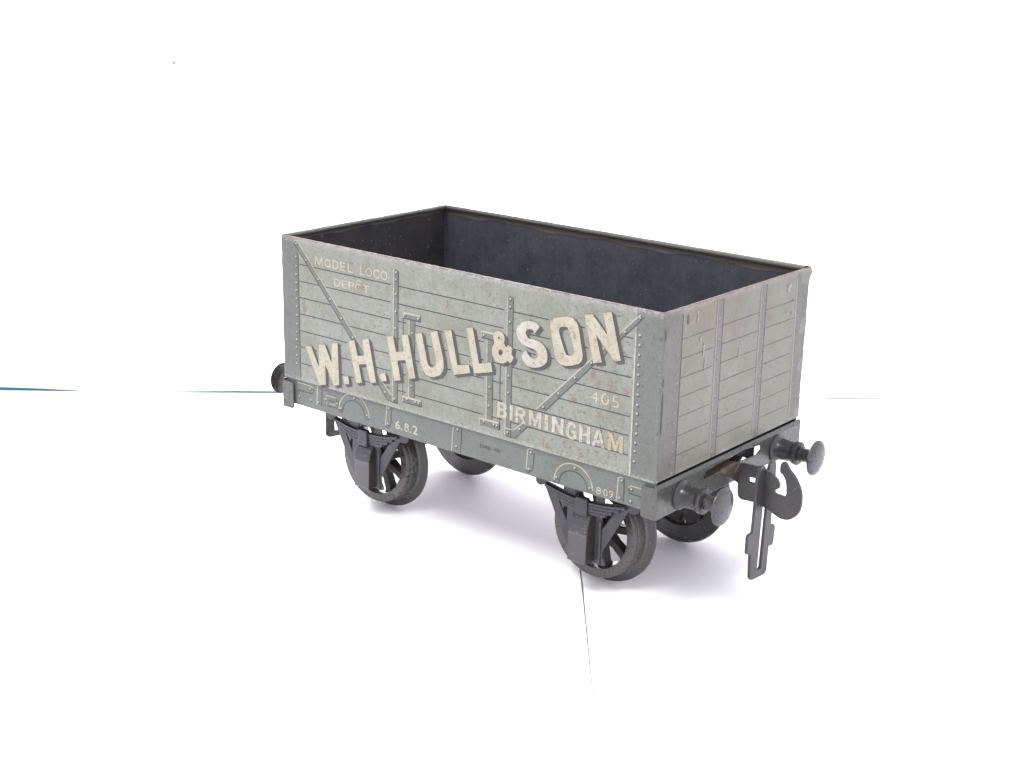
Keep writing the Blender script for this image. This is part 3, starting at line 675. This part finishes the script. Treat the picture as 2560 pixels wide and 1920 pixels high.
# --- buffer beams
def beam(right):
    mb = MB()
    sx = (lambda x: x) if right else (lambda x: L - x)
    slot = D['slot']
    if not right: slot = [(y, z) for y, z in slot]
    to3 = lambda u, v, d: (sx(140.62 - d + (-.35 * max(0, (v + 2.0) / 1.3))), u, v)
    outer = [(-.1, -10.15), (37, -10.0), (W + .1, -10.15), (W + .1, -2.0), (W + .1, -.75), (60, -.75), (37, -.75), (14, -.75), (-.1, -.75), (-.1, -2.0)]
    mb.plate(outer, [slot], to3, .5, 'beam_tin', 'rust_iron' if False else 'beam_tin')
    for y0, y1 in ((-.12, .38), (W - .38, W + .12)):
        pts = [(135.75, -1.5), (140.55, -1.3), (140.55, -10.15), (136.4, -10.15), (135.75, -9.6)]
        mb.plate([(x, z) for x, z in pts], [], lambda u, v, d: (sx(u), y0 + d, v), y1 - y0, 'beam_tin')
    s0, s1 = sorted((sx(140.0), sx(131.5)))
    mb.box((s0, 2.2, -1.35), (s1, W - 1.0, -.9), 'underside')
    s0, s1 = sorted((sx(137.2), sx(136.8)))
    mb.plate([(20.5, -1.4), (20.5, -6.6), (38.5, -6.2), (42.0, -4.9), (43.6, -3.9), (45.2, -4.6), (46.2, -5.4), (49.6, -5.4), (51.2, -4.4), (51.2, -1.4)], [], lambda u, v, d: (s0 + d, u, v), .4, 'underside')
    return mb.build('buffer_beam', wagon, bevel=.22, seg=3)
beam(True); beam(False)

# --- buffers: socket with a head
def buffer(right, yc, tilt=0.):
    sx = 1 if right else -1; x0 = 140.62 if right else -.62
    zc = -6.05
    s = MB(); P = [(-.2, 0), (0, 4.1), (.5, 4.05), (1.0, 3.55), (1.5, 3.25), (2.2, 3.1), (5.2, 2.9), (5.8, 2.95), (6.2, 3.35), (6.8, 3.5), (7.5, 3.45), (7.9, 3.0), (8.05, 2.3), (8.0, 0)]
    s.lathe([(sx * a, r) for a, r in P], (x0, yc, zc), 'x', 'buffer_iron', 40)
    so = s.build('buffer', wagon, smooth=38)
    h = MB(); Q = [(7.6, 0), (7.6, 2.05), (10.6, 2.0), (11.5, 2.3), (12.05, 3.2), (12.3, 4.6), (12.55, 5.12), (12.85, 5.12), (13.15, 4.9), (13.55, 3.6), (13.75, 2.2), (13.85, 0)]
    h.lathe([(sx * a, r) for a, r in Q], (x0, yc, zc), 'x', 'buffer_iron', 48)
    face = h.mi('buffer_face')
    for k, f in enumerate(h.f):
        d = sum(h.v[i][0] for i in f) / len(f)
        if abs(d - x0) > 12.45: h.m[k] = face
    h.build('buffer_head', so, smooth=38)
for right in (True, False):
    for yc in (11.3, 61.2): buffer(right, yc)

# --- couplings
hk = MB()
y38 = 38.3
outline = [p for p in D['hook']]
def round_pts(pts, it=1):
    for _ in range(it):
        out = []
        for i in range(len(pts)):
            a, b = pts[i], pts[(i + 1) % len(pts)]
            out += [(a[0] * .75 + b[0] * .25, a[1] * .75 + b[1] * .25), (a[0] * .25 + b[0] * .75, a[1] * .25 + b[1] * .75)]
        pts = out
    return pts
outline = [(142.0, -4.1), (142.0, -9.0)] + [p for p in outline if p[0] > 142.05]
sm = round_pts(outline, 1)
to3 = lambda u, v, d: (u, y38 + .45 - d, v)
hk.plate(sm, [D['hookhole']], to3, .9, 'hook_iron')
# flat tongue through the slot, twisted upright into the plate
secs = [(137.4, (32.5, -4.4), (37.0, -3.9)), (140.2, (31.5, -4.7), (37.8, -3.95)), (141.2, (32.5, -5.6), (38.2, -3.85)), (141.9, (35.4, -7.4), (38.3, -3.95)), (142.5, (37.9, -9.2), (38.3, -4.1))]
for k in range(len(secs) - 1):
    (xa, a0, a1), (xb, b0, b1) = secs[k], secs[k + 1]
    for dz, flip in ((.0, False), (-.8, True)):
        q = [(xa, a0[0], a0[1] + dz), (xb, b0[0], b0[1] + dz), (xb, b1[0], b1[1] + dz), (xa, a1[0], a1[1] + dz)]
        hk.quad(*q, 'rust_iron')
    hk.quad((xa, a0[0], a0[1]), (xb, b0[0], b0[1]), (xb, b0[0], b0[1] - .8), (xa, a0[0], a0[1] - .8), 'rust_iron')
    hk.quad((xa, a1[0], a1[1]), (xb, b1[0], b1[1]), (xb, b1[0], b1[1] - .8), (xa, a1[0], a1[1] - .8), 'rust_iron')
hk.build('coupling_hook', wagon, bevel=.12)
def link(x, dy, dz, t=.9):
    m = MB()
    o = [(33.82, -13.04), (33.52, -20.6), (33.2, -21.0), (31.5, -21.1), (30.95, -21.8), (31.01, -26.2), (31.4, -26.8), (33.13, -27.3), (33.58, -34.34), (34.3, -35.3), (35.75, -35.6), (41.6, -36.0), (42.66, -35.2), (42.91, -28.2),
         (43.3, -27.9), (44.9, -28.2), (45.45, -27.4), (45.88, -23.2), (45.3, -22.0), (43.35, -21.6), (43.2, -17.5), (43.95, -7.1), (43.73, -3.6), (43.0, -2.6), (41.3, -2.4), (40.3, -3.4), (39.95, -4.6), (38.4, -4.9), (37.4, -4.3), (36.8, -2.9), (35.6, -2.3), (34.4, -2.9), (34.0, -4.5)]
    hole = [(38.05, -6.5), (38.0, -14.3), (37.2, -33.0), (37.6, -33.45), (38.9, -33.45), (39.4, -33.0), (40.3, -14.3), (40.5, -6.5)]
    m.plate([(a + dy, b + dz) for a, b in o], [[(a + dy, b + dz) for a, b in hole]], lambda u, v, d: (x + t / 2 - d, u, v), t, 'link_iron')
    m.build('coupling_link', wagon, bevel=.15)
link(150.1, 0, 0)
# the same at the far-left end
hk = MB()
mir = [(L - x + (3 if x > 142 else 3), z + 4) for x, z in sm]
hk.plate(mir, [], lambda u, v, d: (u - 1, 30.6 + .45 - d, v - 4), .9, 'dark_iron')
hk.box((-2.2, 26, -4.9), (3, 37, -4.2), 'rust_iron')
hk.build('coupling_hook', wagon)
m = MB()
m.plate([(25.3, -8), (25.3, -28.0), (26.1, -28.9), (27.2, -29.2), (34.9, -29.7), (36.2, -28.8), (36.4, -8), (30.3, -4)], [[(28.9, -12), (28.9, -27.3), (32.8, -27.6), (33.0, -12)]], lambda u, v, d: (-7.6 - d, u, v), .9, 'dark_iron')
m.build('coupling_link', wagon, bevel=.15)

# --- axle guards with spring and axle box
def guard(cx, near, dx=0., dy=0.):
    Y = (lambda y: y) if near else (lambda y: W - y)
    g = MB()
    outer = [(-17.6, -8.0), (-17.5, -12.7), (-16.9, -13.4), (-16.0, -13.65), (-15.0, -13.3), (-14.4, -12.9), (-5.7, -29.2), (-5.2, -31.2), (6.3, -31.6), (6.9, -31.3), (6.7, -30.0), (6.0, -29.1), (5.9, -27.7),
             (14.0, -13.7), (14.8, -13.95), (16.1, -13.9), (17.1, -13.3), (17.5, -12.4), (17.5, -8.0), (13.9, -8.0), (13.6, -12.0), (10, -12.6), (6.2, -13.3), (6.1, -8.0), (3.3, -8.0), (3.3, -13.7), (0, -13.9), (-3.5, -13.8), (-3.5, -8.0), (-7.6, -8.0), (-7.6, -13.0), (-10.5, -12.4), (-13.4, -12.0), (-13.8, -8.0)]
    holes = [[(-9.4, -16.0), (-6.35, -21.7), (-6.1, -17.2)], [(9.2, -15.9), (5.55, -21.3), (5.7, -17.1)]]
    g.plate([(cx + a, b) for a, b in outer], [[(cx + a, b) for a, b in h] for h in holes], lambda u, v, d: (u, Y(7.5 + d), v), .6, 'black_paint')
    go = g.build('axle_guard', wagon, bevel=.12)
    s = MB()
    lens = (13.6, 11.6, 9.4, 7.2)
    for k, l in enumerate(lens):
        n = 14; f = lambda x: -13.95 + 1.75 * (x / 13.5) ** 2
        for i in range(n):
            xa, xb = -l + 2 * l * i / n, -l + 2 * l * (i + 1) / n
            za, zb = f(xa) - .93 * k, f(xb) - .93 * k
            yf = 6.75 - .07 * (3 - k); yb = 7.52
            s.add([(cx + xa, Y(yf), za), (cx + xb, Y(yf), zb), (cx + xb, Y(yf), zb - .78), (cx + xa, Y(yf), za - .78), (cx + xa, Y(yb), za), (cx + xb, Y(yb), zb), (cx + xb, Y(yb), zb - .92), (cx + xa, Y(yb), za - .92)],
                  [(0, 1, 2, 3), (0, 4, 5, 1), (3, 2, 6, 7)] + ([(0, 3, 7, 4)] if i == 0 else []) + ([(1, 5, 6, 2)] if i == n - 1 else []), 'black_paint')
    s.build('leaf_spring', go)
    c = MB(); c.box((cx - 2.4, min(Y(5.9), Y(7.55)), -18.2), (cx + 1.5, max(Y(5.9), Y(7.55)), -12.9), 'black_paint')
    c.build('spring_clip', go, bevel=.35, seg=3)
    b = MB()
    def ring(x0, x1, y, z): return [(cx + x0, Y(y), z), (cx + x1, Y(y), z)]
    # stations from the top lip down: half widths, front edge y, z
    st = [(-2.0, 2.2, 7.0, -17.2), (-2.7, 2.8, 6.3, -17.7), (-3.0, 3.1, 5.3, -18.7), (-3.1, 3.2, 4.45, -20.4), (-3.1, 3.2, 4.05, -22.5), (-3.1, 3.2, 4.0, -22.9), (-3.1, 3.1, 3.95, -31.2)]
    vs = []; fs = []
    st = [(x0 + dx, x1 + dx, min(y + dy, 7.1), z) for x0, x1, y, z in st]
    for k, (x0, x1, y, z) in enumerate(st):
        vs += [(cx + x0, Y(y), z), (cx + x1, Y(y), z), (cx + x1 + .35, Y(7.56), z + .05), (cx + x0 - .35, Y(7.56), z + .05)]
    for k in range(len(st) - 1):
        o = 4 * k; fs += [(o, o + 1, o + 5, o + 4), (o + 1, o + 2, o + 6, o + 5), (o + 3, o, o + 4, o + 7)]
    fs += [(0, 3, 2, 1), (len(vs) - 4, len(vs) - 3, len(vs) - 2, len(vs) - 1)]
    b.add(vs, fs, 'black_paint')
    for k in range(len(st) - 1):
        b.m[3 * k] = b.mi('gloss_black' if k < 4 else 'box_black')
        b.m[3 * k + 1] = b.mi('shaded_grime_black'); b.m[3 * k + 2] = b.mi('shaded_grime_black')  # box sides: brown grime, with their shade painted into the dark colour
    e = .05
    for (xa, xb, za, zb) in ((-2.9, 3.0, -22.95, -22.82), (-2.9, 2.9, -31.1, -30.95)):
        y = 3.93 - e + dy; xa += dx; xb += dx
        q = [(cx + xa, Y(y), za), (cx + xb, Y(y), za), (cx + xb, Y(y + .02), zb), (cx + xa, Y(y + .02), zb)]
        b.quad(*(q if near else q[::-1]), 'chipped_edge')
    b.box((cx + 4.9, min(Y(7.0), Y(7.53)), -31.4), (cx + 5.7, max(Y(7.0), Y(7.53)), -18.6), 'black_paint')
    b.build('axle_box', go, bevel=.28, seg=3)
for cx, dx, dy in ((28.75, .35, .75), (112.8, 0., 0.)):
    guard(cx, True, dx, dy); guard(cx, False, dx, dy)

# --- wheels: tyre with a spoked centre, and the axles
ZW = -24.9
def wheel(cx, near, spin, fat=1.):
    sgn = 1 if near else -1; yc = 13.35 if near else 2 * 38.2 - 13.35
    w = MB()
    P = [(.0, 11.35), (.0, 13.7), (.35, 14.05), (1.3, 14.05), (1.5, 13.85), (1.8, 13.85), (2.0, 14.15), (4.6, 14.35), (5.2, 14.9), (5.6, 16.2), (5.95, 16.83), (6.5, 16.83), (6.9, 16.4), (7.0, 15.6), (7.0, 11.4), (6.6, 11.2), (.4, 11.2)]
    w.lathe([(sgn * a, r) for a, r in P], (cx, yc, ZW), 'y', 'cast_iron', 88, closed=True)
    k = w.mi('tyre_worn')
    for q in range(len(w.f)):
        if q // 88 in (0, 1, 2, 3, 5, 6, 7, 10, 11): w.m[q] = k
    wo = w.build('wheel', wagon, smooth=32)
    s = MB()
    s.lathe([(sgn * a, r) for a, r in [(.9, 0), (.9, 2.6), (1.3, 3.3), (2.2, 3.7), (5.6, 3.7), (6.0, 3.2), (6.0, 0)]], (cx, yc, ZW), 'y', 'dark_iron', 32)
    for k in range(8):
        a = spin + k * math.pi / 4; ca, sa = math.cos(a), math.sin(a)
        vs = []
        for r, hw, y0, y1 in ((2.8, 1.65, 2.0, 5.4), (6.5, 1.15, 2.4, 5.2), (10.2, 1.2, 2.2, 5.4), (11.6, 1.9, 1.8, 5.8)):
            hw *= fat
            for q, y in ((-hw, y0), (hw, y0), (hw, y1), (-hw, y1)):
                vs.append((cx + r * ca - q * sa, yc + sgn * y, ZW + r * sa + q * ca))
        fs = []
        for j in range(3):
            for i in range(4): fs.append((4 * j + i, 4 * j + (i + 1) % 4, 4 * j + 4 + (i + 1) % 4, 4 * j + 4 + i))
        s.add(vs, fs, 'dark_iron')
    s.build('wheel_centre', wo, smooth=30, bevel=.3)
for cx, sp in ((26.4, .35), (111.7, .16)):
    wheel(cx, True, sp); wheel(cx, False, sp + .34, 2.5)
    a = MB(); a.lathe([(9, 0), (9, 1.1), (67, 1.1), (67, 0)], (cx, 0, ZW), 'y', 'dark_iron', 20); a.build('axle', wagon, smooth=40)

# ---------------------------------------------------------------- white card: table sheets and backdrop
F0 = Vector((-168.4, 2.4)); FD = Vector((278.7, 245.5)).normalized(); FN = Vector((FD.y, -FD.x))   # fold line, and its normal towards the camera
def G(s, n, z=0.):                                                  # along the fold, towards the camera, up from the card
    p = F0 + FD * s + FN * n
    return (p.x, p.y, z + ZG)
def setting(o):
    o['kind'] = 'structure'; return o
def sheet(name, pts, z0, z1, mat):
    mb = MB(); mb.plate([(p[0], p[1]) for p in pts], [], lambda u, v, d: (u, v, ZG + z1 - d), z1 - z0, mat); return setting(mb.build(name))
# seam between the two table sheets runs from the fold past the front wheel towards the camera
A = Vector((-1.2, 146.9)); Bp = Vector((102., 20.9)); Cp = Vector((156.6, -45.6)); Dp = Vector((250., -159.4))
dirn = (Cp - Bp).normalized(); nor = Vector((dirn.y, -dirn.x))
seamL, seamR = [], []
for p, w in ((A, .05), (A.lerp(Bp, .8), .3), (Bp, .50), (Bp.lerp(Cp, .12), .50), (Bp.lerp(Cp, .25), .36), (Bp.lerp(Cp, .45), .30), (Bp.lerp(Cp, .7), .22), (Bp.lerp(Cp, .95), .15), (Cp.lerp(Dp, .15), .07), (Cp.lerp(Dp, .3), .03), (Dp, .03)):
    j = nor * (random.uniform(-.12, .12))
    seamL.append(p + j + nor * w / 2); seamR.append(p + j - nor * w / 2)
# which side is left of the seam as seen from the camera
leftish = (F0 - A).dot(nor) > 0
if not leftish: seamL, seamR = seamR, seamL
fl = [Vector(G(s, 0)[:2]) for s in (-260, 226)]
ctrl = [Vector(G(-260, 700)[:2])]
left = [Vector(G(-300, -14)[:2])] + [Vector(G(224.5, -14)[:2])] + seamL + [Vector(G(226, 700)[:2]), Vector(G(-300, 700)[:2])]
rightp = [Vector(G(227.5, -14)[:2]), Vector(G(900, -14)[:2]), Vector(G(900, 700)[:2]), Vector(G(227, 700)[:2])] + list(reversed(seamR))
sheet('table_card', left, -.35, 0., 'white_card')
sheet('table_card', rightp, -.35, 0., 'white_card')
sheet('table_top', [Vector(G(-320, -60)[:2]), Vector(G(950, -60)[:2]), Vector(G(950, 750)[:2]), Vector(G(-320, 750)[:2])], -12, -.6, 'slit_dark')
# upright backdrop sheets; their lower edge stands a hair clear of the table here and there
def gap(s):
    keys = [(-320, 1.9), (-20, 1.8), (0, 1.6), (14, 1.2), (26, .65), (36, .0), (60, .0), (72, .40), (90, .85), (111, 1.0), (150, .8), (226, .5), (300, .42), (317, .40), (345, .28), (371, .05), (385, 0), (950, 0)]
    for (a, b), (c, d) in zip(keys, keys[1:]):
        if a <= s <= c: return b + (d - b) * (s - a) / (c - a)
    return 0
def back_sheet(s0, s1, extra=None):
    mb = MB(); n = 90; ss = [s0 + (s1 - s0) * k / n for k in range(n + 1)]
    HT = 170.
    for a, b in zip(ss, ss[1:]):
        ga, gb = gap(a) + .02, gap(b) + .02
        f = [G(a, 0, ga), G(b, 0, gb), G(b, 0, HT), G(a, 0, HT)]; r = [G(a, -.5, ga), G(b, -.5, gb), G(b, -.5, HT), G(a, -.5, HT)]
        mb.quad(*f, 'thin_sheet')
    if extra: extra(mb)
    return setting(mb.build('backdrop'))
def fleck(mb):
    mb.add([G(226.2, .05, 118), G(226.4, .05, 118), G(226.5, .05, 169.5), G(225.5, .05, 169.5)], [(0, 1, 2, 3)], 'seam_grey')
    pts = [(73.0, 126.6), (73.9, 127.0), (74.3, 127.7), (74.0, 128.2), (73.4, 128.0), (73.0, 127.4)]
    mb.add([G(a, .06, b) for a, b in pts], [tuple(range(6))], 'blue_fleck')
back_sheet(-300, 226.55, fleck)
back_sheet(226.62, 900)
mb = MB()
def sk(s0, s1, n0, n1, z0, z1, mat):
    mb.add([G(s0, n0, z0), G(s1, n0, z0), G(s1, n1, z0), G(s0, n1, z0), G(s0, n0, z1), G(s1, n0, z1), G(s1, n1, z1), G(s0, n1, z1)],
      [(0, 3, 2, 1), (4, 5, 6, 7), (0, 1, 5, 4), (1, 2, 6, 5), (2, 3, 7, 6), (3, 0, 4, 7)], mat)
for s0, s1, h in ((-310, 36, 1.85), (60, 300, 1.2), (300.01, 372, .5)):
    sk(s0, s1, -1.5, -1.1, .02, h, 'slit_shade_blue'); sk(s0, s1, -1.5, -.05, h + .002, h + .12, 'slit_shade_blue')   # added strip: colours the gap's bluish shade, its lid keeps lamplight out
setting(mb.build('gap_shade_strip'))

# ---------------------------------------------------------------- light
world = bpy.data.worlds.new('World'); scene.world = world; world.use_nodes = True
bg = world.node_tree.nodes['Background']; bg.inputs[0].default_value = (.955, .945, 1., 1); bg.inputs[1].default_value = 1.85
def area(name, direction, dist, size, power, col=(1, 1, 1)):
    d = Vector(direction).normalized()
    l = bpy.data.lights.new(name, 'AREA'); l.shape = 'DISK'; l.size = size; l.energy = power; l.color = col
    o = bpy.data.objects.new(name, l); COL.objects.link(o)
    t = Vector((0, 0, .03)); o.location = t + d * dist
    o.rotation_euler = (-d).to_track_quat('-Z', 'Y').to_euler()
area('window_light', (.05, -.78, 1.10), 1.3, .40, 11.5, (1, .985, .96))
area('back_light', (-.68, .73, 1.75), 1.1, .07, 3, (1, .98, .97))
gl = bpy.data.lights.new('fill_behind_sheet', 'AREA'); gl.shape = 'DISK'; gl.size = .02; gl.energy = 18; gl.color = (.98, .94, 1)  # added unseen lamp: lightens the ground under the wagon through the sheet
go_ = bpy.data.objects.new('fill_behind_sheet', gl); COL.objects.link(go_)
go_.location = V(*G(182, -18, 97)); go_.rotation_euler = Vector((FN.x, FN.y, -.15)).to_track_quat('-Z', 'Y').to_euler()

# ---------------------------------------------------------------- camera
R = [[0.771995,0.6353,0.020449],[0.20151,-0.214102,-0.9558],[-0.602841,0.741994,-0.293305]]
Cc = [331.776,-295.008,133.197]
cam = bpy.data.cameras.new('Camera'); co = bpy.data.objects.new('Camera', cam); COL.objects.link(co)
M = Matrix(((R[0][0], -R[1][0], -R[2][0]), (R[0][1], -R[1][1], -R[2][1]), (R[0][2], -R[1][2], -R[2][2])))
co.matrix_world = Matrix.Translation(V(*Cc)) @ M.to_4x4()
cam.sensor_width = 36; cam.lens = 3656.61 / 2560 * 36; cam.clip_start = .01; cam.clip_end = 50
scene.camera = co
scene.view_settings.view_transform = 'Standard'; scene.view_settings.look = 'None'
scene.view_settings.exposure = 0; scene.view_settings.gamma = 1
